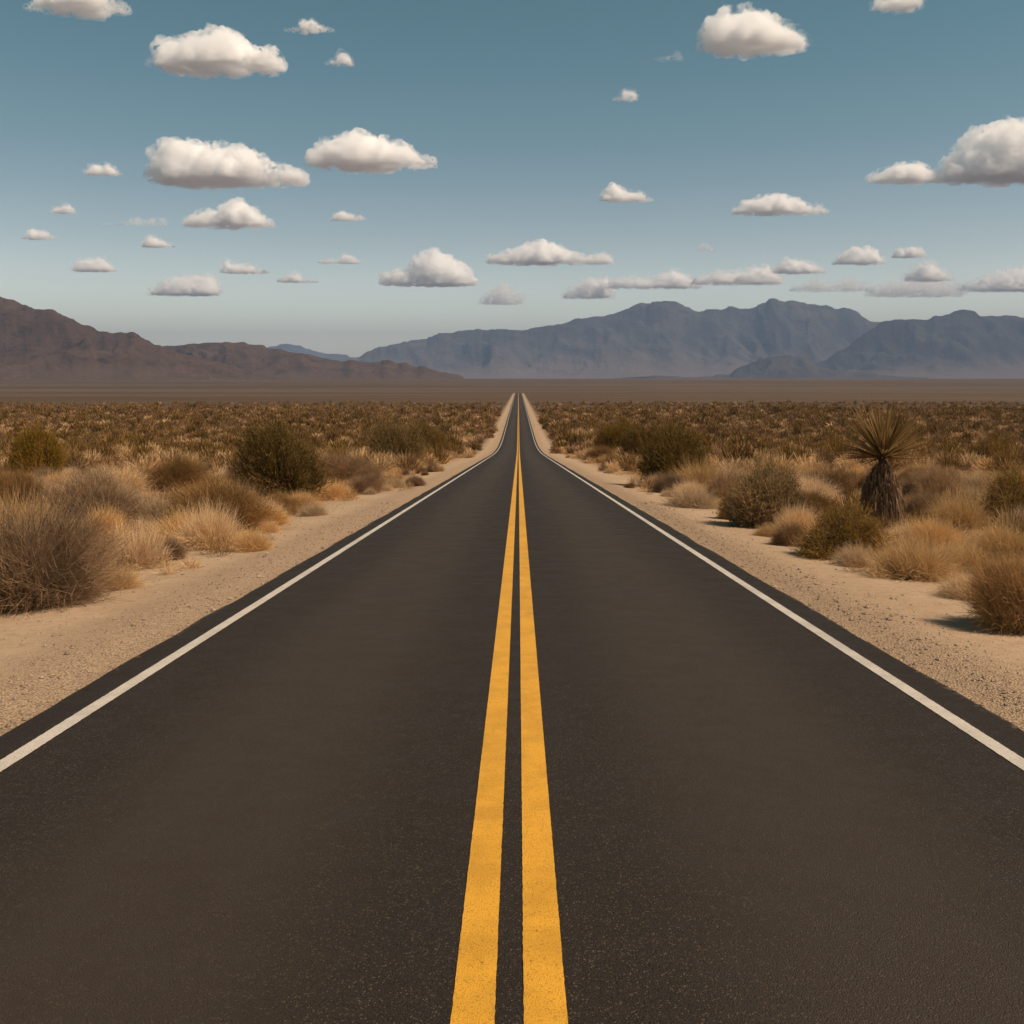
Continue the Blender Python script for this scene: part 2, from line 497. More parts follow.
M_RED = mat_rock("brown_rock", (0.062, 0.038, 0.026), (0.086, 0.053, 0.035), (0.032, 0.021, 0.016), 2.1, (0.082, 0.054, 0.037), 75)
M_GREY = mat_rock("grey_rock", (0.048, 0.042, 0.038), (0.088, 0.072, 0.061), (0.022, 0.020, 0.020), .8, (0.150, 0.110, 0.084), 560)
M_DARK = mat_rock("dark_rock", (0.034, 0.029, 0.028), (0.056, 0.045, 0.040), (0.018, 0.016, 0.017), 1.2, (0.130, 0.097, 0.076), 330)

M_FOOT = mat_rock("foothill_rock", (0.048, 0.038, 0.033), (0.070, 0.054, 0.045), (0.026, 0.022, 0.021), 1.6)
mountain("mountain_range", "pale blue far off peaks in the gap between the two ranges",
         [(225, 372), (255, 352), (270, 347), (285, 344), (300, 345.5), (312, 351), (328, 354), (345, 356), (362, 359), (400, 366), (440, 374), (470, 378)], 22500, 3500, M_GREY, 5, 1200)
mountain("mountain_range", "long blue grey range with two main summits across the right horizon",
         [(330, 366), (345, 361), (357, 357), (380, 347), (405, 341), (425, 339), (445, 333), (480, 328), (500, 330), (512, 331), (542, 325), (560, 323), (587, 318), (612, 314), (622, 312), (635, 305), (652, 301), (674, 301), (685, 306), (699, 311), (714, 309), (737, 307), (749, 311), (758, 305), (769, 299), (792, 301), (822, 305), (845, 309), (857, 312), (869, 320), (887, 321), (930, 326), (980, 335), (1040, 350), (1100, 372)],
         15000, 5200, M_GREY, 42, 1050, nv=130)
mountain("mountain_range", "dark blue grey ridge at the right edge in front of the long range",
         [(770, 377), (800, 369), (830, 357), (850, 344), (862, 337), (875, 326), (884, 320), (907, 318), (922, 319), (944, 316), (955, 312), (964, 310.5), (975, 312), (987, 317), (1007, 315), (1022, 318), (1060, 314), (1100, 318), (1160, 330), (1240, 352), (1320, 376)],
         12300, 3600, M_DARK, 77, 800, nv=120)
mountain("foothill", "low dark foothill in front of the long blue grey range",
         [(690, 378), (728, 374), (745, 366), (758, 361), (770, 357), (784, 354), (798, 357), (808, 360), (818, 367), (850, 372), (900, 376), (930, 379)],
         10300, 1500, M_FOOT, 91, 420, nv=70)
mountain("foothill", "thin dark strip of low hills on the plain right of the road",
         [(600, 380), (628, 377.2), (650, 375.8), (668, 376), (690, 377.5), (715, 380)], 8800, 700, M_FOOT, 15, 260, nv=40, rough=.3)
mountain("mountain_range", "low brown ridge tapering down towards the middle of the valley",
         [(110, 366), (140, 352), (165, 347), (180, 345), (215, 342), (235, 342), (250, 343), (262, 346), (290, 352), (320, 357), (335, 359), (350, 361), (385, 361), (400, 362.5), (410, 364), (435, 370), (450, 374), (464, 378)],
         5600, 1700, M_RED, 33, 420, nv=110)
mountain("mountain_range", "tall red brown mountain range sloping down from the left edge",
         [(-330, 330), (-260, 300), (-180, 286), (-120, 290), (-60, 284), (-20, 292), (0, 296), (15, 300), (35, 309), (50, 309), (68, 318), (90, 327), (112, 334), (130, 331.5), (148, 340), (165, 349), (190, 356), (220, 363), (255, 371), (290, 377)],
         4400, 1900, M_RED, 61, 430, nv=130)

# ------------------------------------------------------------------ clouds: lumpy bodies of droplets, above the haze
ALT = 2000.0
M_CL = {'solid': mat_volume("cloud_droplets", .024, (1, 1, 1), -.2, 1140),
        'thin_fringe': mat_volume("thin_cloud_fringe", .0035, (1, 1, 1), -.2, 90),
        'fringe': mat_volume("cloud_fringe_droplets", .008, (1, 1, 1), .0, 120),
        'soft': mat_volume("thin_cloud_droplets", .03, (1, 1, 1), -.2, 1090),
        'faint': mat_volume("wispy_cloud_droplets", .0030, (1, 1, 1), -.2, 110)}

def cloud(label, x0, x1, yt, yb, kind='solid', prof=None, seed=0, group=None):
    r = np.random.default_rng(seed + 1000)
    e = max((HZ - yb) / F, .055)
    d = ALT / e
    base = CAMZ + (HZ - yb) / F * d
    w = (x1 - x0) / F * d; h = (yb - yt) / F * d
    if kind == 'solid': w, h = w * .90, h * .86
    cx = ((x0 + x1) / 2 - VPX) / F * d
    if prof is None:
        n_ = int(r.integers(4, 7)); us = np.sort(r.uniform(.08, .92, n_)); c = r.uniform(.25, .7)
        prof = [(0, .10)] + [(u, max(.12, r.uniform(.25, 1.0) * (1 - .6 * abs(u - c)))) for u in us] + [(1, .08)]
        mxp = max(p[1] for p in prof); prof = [(u, p / mxp) for u, p in prof]
    prof = np.array(prof, float)
    dep = min(w * .34, h * 1.25)
    import bmesh
    bm = bmesh.new()
    n = int(110 + 45 * w / max(h, 1))
    for i in range(n):
        u = r.uniform(0.02, .98)
        ph = np.interp(u, prof[:, 0], prof[:, 1]) * h
        big = i % 4 == 0
        rad = max(ph, .10 * h) * (r.uniform(.26, .40) if big else r.uniform(.10, .22))
        th = math.sqrt(max(1 - (2 * u - 1) ** 2, .05))
        q = r.uniform(-1, 1)
        yc = q * .5 * dep * th
        lid = ph * math.sqrt(1 - .75 * q * q)
        zc = r.uniform(0, max(lid - rad, 0.02 * h)) if i % 3 == 0 else max(lid - rad, 0)
        m = Matrix.Translation((np.clip((u - .5) * w, -w / 2 + rad * .9, w / 2 - rad * .9), yc, zc)) @ Matrix.Diagonal((rad * r.uniform(1.0, 1.4), rad * 1.2, rad, 1))
        bmesh.ops.create_icosphere(bm, subdivisions=2, radius=1.0, matrix=m)
    for v in bm.verts:
        if v.co.z < .04 * h: v.co.z = .04 * h + (v.co.z - .04 * h) * .12
    raw = bpy.data.meshes.new("cloud_raw"); bm.to_mesh(raw); bm.free()
    def body(vox, disp, infl):
        tmp = bpy.data.objects.new("cloud_raw", raw); COL.objects.link(tmp)
        md = tmp.modifiers.new("r", 'REMESH'); md.mode = 'VOXEL'; md.voxel_size = vox
        sm = tmp.modifiers.new("s", 'SMOOTH'); sm.factor = .5; sm.iterations = 2
        for q, (sz, st) in enumerate(disp):
            tx = bpy.data.textures.new("puffs", 'CLOUDS'); tx.noise_scale = h * sz; tx.noise_depth = 3
            dm = tmp.modifiers.new("d%d" % q, 'DISPLACE'); dm.texture = tx; dm.texture_coords = 'GLOBAL'; dm.strength = h * st; dm.mid_level = infl
        tmp.location = (r.uniform(-9999, 9999), 0, 0)
        dg = bpy.context.evaluated_depsgraph_get()
        dg.update()
        out = bpy.data.meshes.new_from_object(tmp.evaluated_get(dg))
        bpy.data.objects.remove(tmp)
        co = np.empty(len(out.vertices) * 3, np.float32); out.vertices.foreach_get("co", co)
        co = co.reshape(-1, 3); z0 = .07 * h; low = co[:, 2] < z0
        co[low, 2] = z0 + (co[low, 2] - z0) * .22
        out.vertices.foreach_set("co", co.ravel()); out.update()
        out.name = "cloud"; out.materials.clear()
        return out
    vox = max(h / 34, w / 180) * (1 if kind == 'solid' else 1.3)
    wild = 1.0 if kind == 'solid' else 1.5
    core = body(vox, ((.32, .26 * wild), (.12, .19 * wild), (.05, .10 * wild)), .56)
    core.materials.append(M_CL[kind])
    o = link("cloud", core, None, (cx, d, base), label=label, category="cloud", group="fair weather clouds")
    fr = body(vox * 1.3, ((.26, .42 * wild), (.10, .13 * wild)), .32)
    fr.materials.append(M_CL['fringe' if kind == 'solid' else 'thin_fringe'])
    link("fringe", fr, o)
    bpy.data.meshes.remove(raw)
    return o

CL = [
 ("flat bottomed cloud cut by the top edge, top left corner", 20, 135, -22, 12, 'solid', None),
 ("large puffy cloud high on the left with torn wisps on its right shoulder", 153, 291, 22, 72, 'solid', [(0, .35), (.08, .75), (.3, .72), (.52, 1), (.7, .55), (.9, .5), (1, .2)]),
 ("small flat cloud right above the large puffy one on the left", 281, 338, 17, 32, 'solid', None),
 ("little ragged cloud scrap right of the large top left cloud", 326, 354, 51, 66, 'soft', None),
 ("biggest white cloud of the left sky, humped left end and long tail", 145, 313, 132, 185, 'solid', [(0, .1), (.1, .8), (.2, 1), (.35, .8), (.55, .82), (.66, .7), (.8, .3), (.9, .4), (1, .12)]),
 ("smooth lens shaped cloud right of the biggest left cloud", 303, 443, 126, 169, 'solid', [(0, .35), (.15, .75), (.38, 1), (.6, .75), (.8, .5), (1, .06)]),
 ("peaked cloud directly beneath the biggest left cloud", 178, 281, 195, 228, 'solid', [(0, .2), (.2, .55), (.45, .6), (.58, 1), (.75, .6), (1, .08)]),
 ("thin pale cloud scrap left of the biggest left cloud", 85, 122, 163, 176, 'soft', None),
 ("tiny oval cloud, the upper of two at the far left", 48, 74, 203, 214, 'soft', None),
 ("small flat cloud at the far left edge under the tiny oval one", 18, 59, 226, 240, 'solid', None),
 ("thin streak of cloud left of the peaked cloud", 100, 168, 217, 226, 'faint', None),
 ("small oval cloud under the thin streak on the left", 142, 175, 236, 248, 'soft', None),
 ("small flat cloud right of the peaked cloud", 328, 369, 209, 221, 'solid', None),
 ("faded low cloud above the left mountain", 74, 117, 258, 272, 'soft', None),
 ("wide faded low cloud above the low brown ridge", 150, 221, 276, 296, 'soft', None),
 ("small low cloud slanting above two others, left of centre", 222, 270, 260, 274, 'soft', None),
 ("little low cloud under the slanting one", 277, 319, 271, 283, 'soft', None),
 ("tiny low pair of puffs left of the heaped cloud", 317, 362, 254, 264, 'soft', None),
 ("heaped cloud with stepped left side just left of the road's end", 376, 483, 246, 287, 'solid', [(0, .3), (.2, .45), (.42, .5), (.52, 1), (.68, .8), (.85, .5), (1, .15)]),
 ("long low humped cloud right over the road's end", 480, 621, 237, 265, 'solid', [(0, .4), (.2, .6), (.42, 1), (.6, .65), (.8, .3), (.92, .45), (1, .2)]),
 ("big rounded cloud high on the right", 698, 810, 3, 51, 'solid', [(0, .25), (.12, .75), (.3, 1), (.5, .95), (.7, .65), (.9, .5), (1, .2)]),
 ("wispy scrap at the top edge right of the big rounded cloud", 872, 922, -8, 10, 'soft', None),
 ("tiny puff high in the middle of the sky", 611, 638, 89, 101, 'soft', None),
 ("torn wisp under the big rounded cloud", 652, 682, 52, 61, 'faint', None),
 ("small peaked cloud alone in the middle right sky", 597, 655, 181, 202, 'solid', [(0, .2), (.25, 1), (.5, .6), (.8, .5), (1, .1)]),
 ("flat low cloud with a wispy right tail in the right sky", 727, 832, 191, 215, 'solid', [(0, .25), (.2, .75), (.45, 1), (.7, .7), (.84, .3), (.92, .5), (1, .2)]),
 ("bright cloud bank rising out of the right edge", 925, 1075, 112, 182, 'solid', [(0, .08), (.15, .35), (.32, .7), (.55, 1), (.8, .95), (1, .5)]),
 ("low puff in front of the cloud bank at the right edge", 864, 945, 159, 183, 'solid', [(0, .3), (.25, .7), (.6, 1), (.85, .6), (1, .2)]),
 ("small round topped cloud above the right ridge", 831, 889, 244, 265, 'solid', None),
 ("small flat cloud touching the round topped one on its right", 889, 929, 245, 258, 'solid', None),
 ("flat faded cloud over the left one of the two main summits", 608, 702, 271, 289, 'soft', [(0, .4), (.2, .6), (.45, .5), (.7, 1), (1, .3)]),
 ("faded cloud over the saddle between the two main summits", 690, 782, 266, 285, 'soft', [(0, .3), (.3, .6), (.6, .7), (.8, 1), (1, .3)]),
 ("small bright low cloud right above the right one of the main summits", 772, 826, 259, 274, 'soft', [(0, .3), (.3, 1), (.6, .8), (.85, .5), (1, .1)]),
 ("faded puff left of the cloud band over the summits", 563, 610, 278, 299, 'soft', None),
 ("pale low cloud heap left of the right hand ridge's top", 905, 952, 263, 282, 'soft', [(0, .3), (.3, .8), (.5, 1), (.8, .5), (1, .1)]),
 ("long pale cloud streak over the right hand ridge", 866, 965, 279, 297, 'faint', [(0, .4), (.3, .8), (.6, 1), (.8, .8), (1, .4)]),
 ("pale low cloud touching the right edge over the ridge", 958, 1050, 268, 292, 'soft', [(0, .2), (.2, .4), (.5, .8), (.8, 1), (1, .6)]),
 ("faded streak behind the right hand summit", 788, 875, 278, 292, 'faint', None),
 ("tiny scrap above the cloud band in the right sky", 697, 716, 243, 252, 'faint', None),
 ("hazy streak low over the gap between the ranges", 480, 522, 285, 305, 'faint', None),
]
for i, (lb, a, b, c, d_, k, pr) in enumerate(CL):
    cloud(lb, a, b, c, d_, k, pr, i)

# ------------------------------------------------------------------ air
def haze_box():
    x0, x1, y0, y1, z0, z1 = -24000, 24000, -400, 29500, -120, 1420
    V = [(x, y, z) for x in (x0, x1) for y in (y0, y1) for z in (z0, z1)]
    f = [(0, 1, 3, 2), (4, 6, 7, 5), (0, 4, 5, 1), (2, 3, 7, 6), (0, 2, 6, 4), (1, 5, 7, 3)]
    me = bpy.data.meshes.new("haze"); me.from_pydata(V, [], f)
    me.materials.append(mat_volume("haze", 5.6e-5, (.25, .375, .59), 0.0))
    link("haze", me, kind="stuff", label="thin blue desert haze over the whole valley")
haze_box()
#PLANTS
# ------------------------------------------------------------------ plants
def norm(a):
    return a / np.maximum(np.linalg.norm(a, axis=-1, keepdims=True), 1e-9)

def strips(P, D, L, W, seg=2, droop=0.0, taper=.85, bend=0.0, r=rng):
    """thin tapering blades: root P, direction D, length L, width W -> verts, quads, rnd"""
    n = len(P)
    L = np.broadcast_to(L, n); W = np.broadcast_to(W, n)
    q = r.normal(0, 1, (n, 3)); S = norm(np.cross(D, q))
    B = norm(np.cross(D, r.normal(0, 1, (n, 3)))) * bend
    droop = np.broadcast_to(droop, n)
    V = np.zeros((n, seg + 1, 2, 3))
    for k in range(seg + 1):
        t = k / seg
        c = P + D * (L * t)[:, None] + B * (L * t * t)[:, None]
        c[:, 2] -= droop * L * t * t
        w = (W * .5 * (1 - taper * t))[:, None]
        V[:, k, 0] = c - S * w; V[:, k, 1] = c + S * w
    base = np.arange(n)[:, None] * (seg + 1) * 2
    f = []
    for k in range(seg):
        o = k * 2
        f.append(np.stack([base + o, base + o + 1, base + o + 3, base + o + 2], -1))
    Fq = np.concatenate(f, 1).reshape(-1, 4)
    rn = np.repeat(r.random(n), (seg + 1) * 2)
    return V.reshape(-1, 3), Fq, rn

def merge(parts):
    Vs, Fs, Rs, o = [], [], [], 0
    for V, Fq, rn in parts:
        Vs.append(V); Fs.append(Fq + o); Rs.append(rn); o += len(V)
    return np.concatenate(Vs), np.concatenate(Fs), np.concatenate(Rs)

def quads(name, parts, mat):
    V, Fq, rn = merge(parts)
    return mesh_np(name, V, Fq, np.full(len(Fq), 4), mat, False, {"rnd": rn})

def dome_dirs(n, r, zmin=.0, zpow=1.0):
    a = r.uniform(0, 2 * np.pi, n); z = zmin + (1 - zmin) * r.random(n) ** zpow
    s_ = np.sqrt(np.maximum(1 - z * z, 0))
    return np.stack([np.cos(a) * s_, np.sin(a) * s_, z], -1)

def lump(D, s_, amp):
    a = np.arctan2(D[:, 1], D[:, 0])
    return 1 + amp * (fbm(np.cos(a) * 1.5 + 5 + D[:, 2] * 1.3, np.sin(a) * 1.5 + 9 + D[:, 2], 4, s_) - .5) * 2

def tube(pts, rad, ns=5):
    pts = np.array(pts, float); n = len(pts)
    T = norm(np.gradient(pts, axis=0)); up = np.array([.31, .77, .2])
    S = norm(np.cross(T, up)); U = np.cross(S, T)
    a = np.linspace(0, 2 * np.pi, ns, endpoint=False)
    V = pts[:, None] + (S[:, None] * np.cos(a)[None, :, None] + U[:, None] * np.sin(a)[None, :, None]) * np.array(rad)[:, None, None]
    f = []
    for k in range(n - 1):
        for j in range(ns):
            f.append((k * ns + j, k * ns + (j + 1) % ns, (k + 1) * ns + (j + 1) % ns, (k + 1) * ns + j))
    return V.reshape(-1, 3), np.array(f), np.full(n * ns, random.random())

def wood(r, n, spread, h, rad0, seed, fork=3):
    """branches springing from one root, forking outwards inside a dome of radius .5 and height h"""
    parts = []
    for i in range(n):
        a = r.uniform(0, 2 * np.pi); e = r.uniform(.25, 1.35)
        d = np.array([np.cos(a) * np.cos(e) * spread, np.sin(a) * np.cos(e) * spread, np.sin(e)])
        p = np.array([np.cos(a), np.sin(a), 0]) * r.uniform(.0, .04)
        L = r.uniform(.30, .44); pts = [p]; m = 6
        for k in range(m):
            d = d + r.normal(0, .16, 3); d[2] += .05
            d = d / np.linalg.norm(d)
            p = p + d * L / m; p[2] = max(p[2], .004)
            pts.append(p)
        parts.append(tube(np.array(pts) * (1, 1, h / .5), np.linspace(rad0, rad0 * .35, m + 1)))
        for _ in range(fork):
            k0 = r.integers(2, m); q = pts[k0]; dd = d + r.normal(0, .5, 3); dd /= np.linalg.norm(dd)
            pp = [q + dd * L * .55 * t + np.array([0, 0, .04 * t * t]) for t in np.linspace(0, 1, 4)]
            parts.append(tube(np.array(pp) * (1, 1, h / .5), np.linspace(rad0 * .5, rad0 * .2, 4), 4))
    return parts

# unit plants: about 1 wide, own height; scaled per individual
def straw_mesh(seed, n=7500, h=.62):
    r = np.random.default_rng(seed)
    D = dome_dirs(n, r, .02, .8)
    root = r.normal(0, .13, (n, 3)); root[:, 2] = np.abs(root[:, 2]) * .12
    D2 = norm(D + root * (1.6, 1.6, 0) + r.normal(0, .10, (n, 3)))
    L = .46 * r.uniform(.55, 1.08, n) * lump(D2, seed, .32)
    sc = np.array([1, 1, h / .5])
    P, Fq, rn = strips(root, D2, L, .0050, 3, r.uniform(.05, .5, n), .8, .26, r)
    P = P * sc; P[:, 2] = np.maximum(P[:, 2], -.01)
    P = P * (.5 / np.percentile(np.hypot(P[:, 0], P[:, 1]), 97), .5 / np.percentile(np.hypot(P[:, 0], P[:, 1]), 97), h / np.percentile(P[:, 2], 99.5))
    return quads("straw", [(P, Fq, rn)], M_STRAW)

def twig_shrub(seed, n=4600, h=.62, mat=None, leaf=False, vase=False, wn_=16):
    r = np.random.default_rng(seed)
    k = n
    D = dome_dirs(k, r, -.05 if not vase else .0, .85 if not vase else .75)
    lp = lump(D, seed, .55 if not vase else .45)
    gap = fbm(D[:, 0] * 2.3 + D[:, 2] * 1.7 + 20, D[:, 1] * 2.3 - D[:, 2] + 30, 3, seed + 5)
    rr = r.random(k) ** .62 * np.where(gap < .44, .72, 1.0)
    P0 = D * (.37 * rr * lp)[:, None]
    P0[:, 2] += .04
    tilt = np.array([0, 0, .55 if vase else .25])
    D2 = norm(D + tilt + r.normal(0, .42, (k, 3)))
    L = .14 * np.minimum(r.lognormal(0, .38, k), 2.0)
    parts = []
    if leaf:
        parts.append(strips(P0, D2, L * .95, .0042, 2, .0, .5, .15, r))
        # small leaves along the twigs
        m = n
        for j in range(3):
            t = r.uniform(.3, 1.0, m)[:, None]
            Q = P0 + D2 * L[:, None] * t * .9
            parts.append(strips(Q, norm(D2 + r.normal(0, .7, (m, 3))),   .032 * r.uniform(.6, 1.3, m), .0065, 1, 0, .5, 0, r))
    else:
        parts.append(strips(P0, D2, L, .0030, 2, .0, .7, .25, r))
        m = int(n * .7)
        Q = P0[:m] + D2[:m] * L[:m, None] * r.uniform(.3, .8, m)[:, None]
        parts.append(strips(Q, norm(D2[:m] + r.normal(0, .55, (m, 3))), L[:m] * .6, .0026, 1, 0, .6, 0, r))
    sc = np.array([1, 1, h / .5]); ln = r.normal(0, .16, 2)
    parts = [(np.maximum((V + V[:, 2:3] * (ln[0], ln[1], 0)) * sc, (-9, -9, 0.002)), f, q) for V, f, q in parts]
    allv = parts[0][0]
    kx = .5 / np.percentile(np.hypot(allv[:, 0], allv[:, 1]), 98.5); kz = h / np.percentile(allv[:, 2], 99.6)
    parts = [(V * (kx, kx, kz), f, q) for V, f, q in parts]
    fol = quads("foliage", parts, mat)
    wv = quads("branches", wood(r, wn_, .9, h, .0065, seed), M_WOOD)
    return wv, fol

M_STRAW = mat_plant("straw", (0.42, 0.265, 0.125), (0.72, 0.500, 0.270), None, .32)
M_TWIG = mat_plant("dry_twigs", (0.175, 0.102, 0.046), (0.37, 0.230, 0.115), (0.42, 0.245, 0.110), .33)
M_RUST = mat_plant("rusty_twigs", (0.17, 0.092, 0.043), (0.35, 0.20, 0.10), (0.36, 0.215, 0.105), .35)
M_CREO = mat_plant("creosote_leaves", (0.105, 0.062, 0.011), (0.225, 0.138, 0.028), (0.26, 0.148, 0.036), .4)
M_SAGE = mat_plant("sage_leaves", (0.140, 0.088, 0.030), (0.29, 0.186, 0.072), (0.33, 0.195, 0.075), .4)
M_WOOD = mat_plant("pale_wood", (0.10, 0.070, 0.046), (0.19, 0.14, 0.095), None, 0.0)

STRAW = [straw_mesh(100 + i, h=.5 + .08 * (i % 3)) for i in range(5)]
KIND = {
    'twig': [twig_shrub(200 + i, 19000, .60, M_TWIG) for i in range(4)],
    'rust': [twig_shrub(240 + i, 11000, .52, M_RUST, wn_=10) for i in range(3)],
    'creo': [twig_shrub(300 + i, 9000, .80, M_CREO, True, True) for i in range(4)],
    'sage': [twig_shrub(400 + i, 9000, .66, M_SAGE, True) for i in range(4)],
}
MH = {'twig': .60, 'rust': .52, 'creo': .80, 'sage': .66}
NAME = {'twig': 'dry_shrub', 'rust': 'dry_shrub', 'creo': 'creosote_bush', 'sage': 'sage_bush', 'straw': 'straw_clump'}
CAT = {'twig': 'shrub', 'rust': 'shrub', 'creo': 'bush', 'sage': 'bush', 'straw': 'grass clump'}
placed = []      # (x, y, radius, kind) of everything that stands

def put(kind, x, y, w, h, label, group=None, var=None):
    z = float(zground(x, y)) - .02
    v = random.randrange(9) if var is None else var
    if kind == 'straw':
        me = STRAW[v % len(STRAW)]
        o = link(NAME[kind], me, None, (x, y, z), label=label, category=CAT[kind], group=group)
        hh = .5 + .08 * ((v % len(STRAW)) % 3)
    else:
        wv, fol = KIND[kind][v % len(KIND[kind])]
        o = link(NAME[kind], None, None, (x, y, z), label=label, category=CAT[kind], group=group)
        o.empty_display_size = .2
        link("branches", wv, o); link("foliage", fol, o)
        hh = MH[kind]
    o.scale = (w, w, h / hh)
    o.rotation_euler = (0, 0, random.uniform(0, 6.28))
    placed.append((x, y, w * .5, h, kind))
    return o

# plants the photograph singles out: foot pixel, width and height in pixels
HERO = [
 ('twig', 34, 609, 146, 90, "largest grey brown dead shrub, nearest on the left, beside the gravel"),
 ('straw', 20, 556, 110, 58, "tall golden straw mound right behind the nearest dead shrub on the left"),
 ('twig', 98, 532, 94, 54, "sprawling dry shrub with bare pale branches showing, behind straw clumps on the left"),
 ('straw', 138, 570, 60, 42, "golden straw clump at the gravel's edge right of the nearest dead shrub"),
 ('straw', 186, 546, 64, 36, "low golden straw clump in front of the round grey shrub on the left"),
 ('twig', 222, 534, 100, 50, "round grey brown shrub left of the road, below the large green bush"),
 ('creo', 284, 502, 84, 74, "large dark green bush standing upright left of the road"),
 ('twig', 172, 492, 60, 32, "small dark grey shrub left of the large green bush"),
 ('creo', 36, 478, 46, 48, "dark green bush standing at the far left among grey shrubs"),
 ('twig', 10, 500, 50, 26, "low grey shrub at the left edge in front of the dark green bush"),
 ('twig', 338, 484, 66, 30, "flat grey shrub between the large green bush and the road"),
 ('rust', 362, 494, 40, 20, "small reddish tuft at the edge of the left shoulder"),
 ('straw', 330, 500, 50, 20, "low straw patch right of the foot of the large green bush"),
 ('creo', 398, 468, 52, 42, "green bush close to the left shoulder, halfway to the bend"),
 ('creo', 428, 458, 44, 34, "green bush behind the roadside one on the left, halfway to the bend"),
 ('straw', 436, 464, 26, 14, "small straw tuft at the left shoulder beside the green bushes"),
 ('straw', 120, 492, 60, 26, "straw patch behind the pale branched shrub on the left"),
 ('straw', 232, 508, 60, 22, "pale straw behind the round grey shrub on the left"),
 ('sage', 764, 528, 74, 60, "olive sage bush with dark base beside the right shoulder"),
 ('sage', 736, 520, 36, 26, "small dark bush tucked against the left side of the olive sage bush"),
 ('sage', 840, 560, 84, 48, "broad olive bush in front of the yucca's foot"),
 ('straw', 914, 580, 84, 43, "thick golden straw clump right of the broad olive bush"),
 ('straw', 930, 548, 64, 30, "golden straw clump behind the thick one, right of the yucca"),
 ('twig', 1022, 634, 100, 72, "large dark dry shrub cut by the right edge, nearest on the right"),
 ('sage', 1014, 526, 70, 50, "olive bush at the right edge behind the straw clumps"),
 ('straw', 968, 600, 56, 26, "low straw clump left of the nearest dry shrub on the right"),
 ('straw', 1004, 558, 70, 32, "pale straw clump at the right edge under the olive bush"),
 ('creo', 672, 488, 64, 58, "green brown bush close to the right shoulder, leaning over straw"),
 ('rust', 600, 463, 30, 16, "small rusty dome shrub alone beside the right shoulder"),
 ('creo', 614, 457, 40, 32, "dark green bush behind the small rusty dome shrub"),
 ('creo', 648, 466, 50, 38, "green bush behind the green brown roadside bush on the right"),
 ('straw', 692, 508, 54, 20, "flat straw patch at the right shoulder below the green brown bush"),
 ('sage', 984, 468, 48, 30, "olive bush in the scrub right of the yucca's crown"),
 ('twig', 812, 520, 46, 26, "grey shrub between the olive sage bush and the yucca"),
 ('straw', 806, 500, 60, 24, "straw behind the olive sage bush, left of the yucca"),
 ('twig', 934, 500, 60, 30, "grey brown shrub right behind the yucca's trunk"),
 ('straw', 62, 576, 70, 34, "straw clump peeking out at the right foot of the nearest dead shrub on the left"),
 ('straw', 150, 530, 76, 36, "fluffy straw mound right of the pale branched shrub on the left"),
 ('straw', 205, 520, 56, 30, "straw mound left of the round grey shrub on the left"),
 ('straw', 262, 520, 44, 20, "straw tuft between the round grey shrub and the left shoulder"),
 ('straw', 300, 508, 40, 16, "small straw tuft under the large green bush on the left"),
 ('straw', 96, 500, 70, 26, "straw mound left behind the pale branched shrub"),
 ('straw', 962, 572, 60, 30, "fluffy straw clump between the thick golden clump and the right edge"),
 ('straw', 1012, 584, 56, 24, "straw clump behind the nearest dry shrub on the right"),
 ('straw', 908, 548, 46, 24, "straw clump at the right foot of the yucca"),
 ('straw', 800, 534, 50, 28, "straw tuft right of the olive sage bush, left of the broad one"),
 ('straw', 960, 530, 64, 34, "straw mound behind the fluffy clumps right of the yucca"),
 ('straw', 700, 492, 60, 30, "straw mound at the right foot of the green brown bush"),
 ('straw', 776, 492, 64, 30, "straw mound behind the olive sage bush"),
 ('straw', 728, 488, 50, 22, "straw clump right of the green brown bush on the right side"),
]
for i, (k, px, py, w, h, lb) in enumerate(HERO):
    x, y, z = ground_at(px, py)
    m = y / F
    rad = w * m * .5
    y2 = y + rad * .45                    # the foot seen is the near rim
    x2 = x * y2 / y
    put(k, x2, y2, w * m * 1.12, h * m * 1.06, lb, None, i)

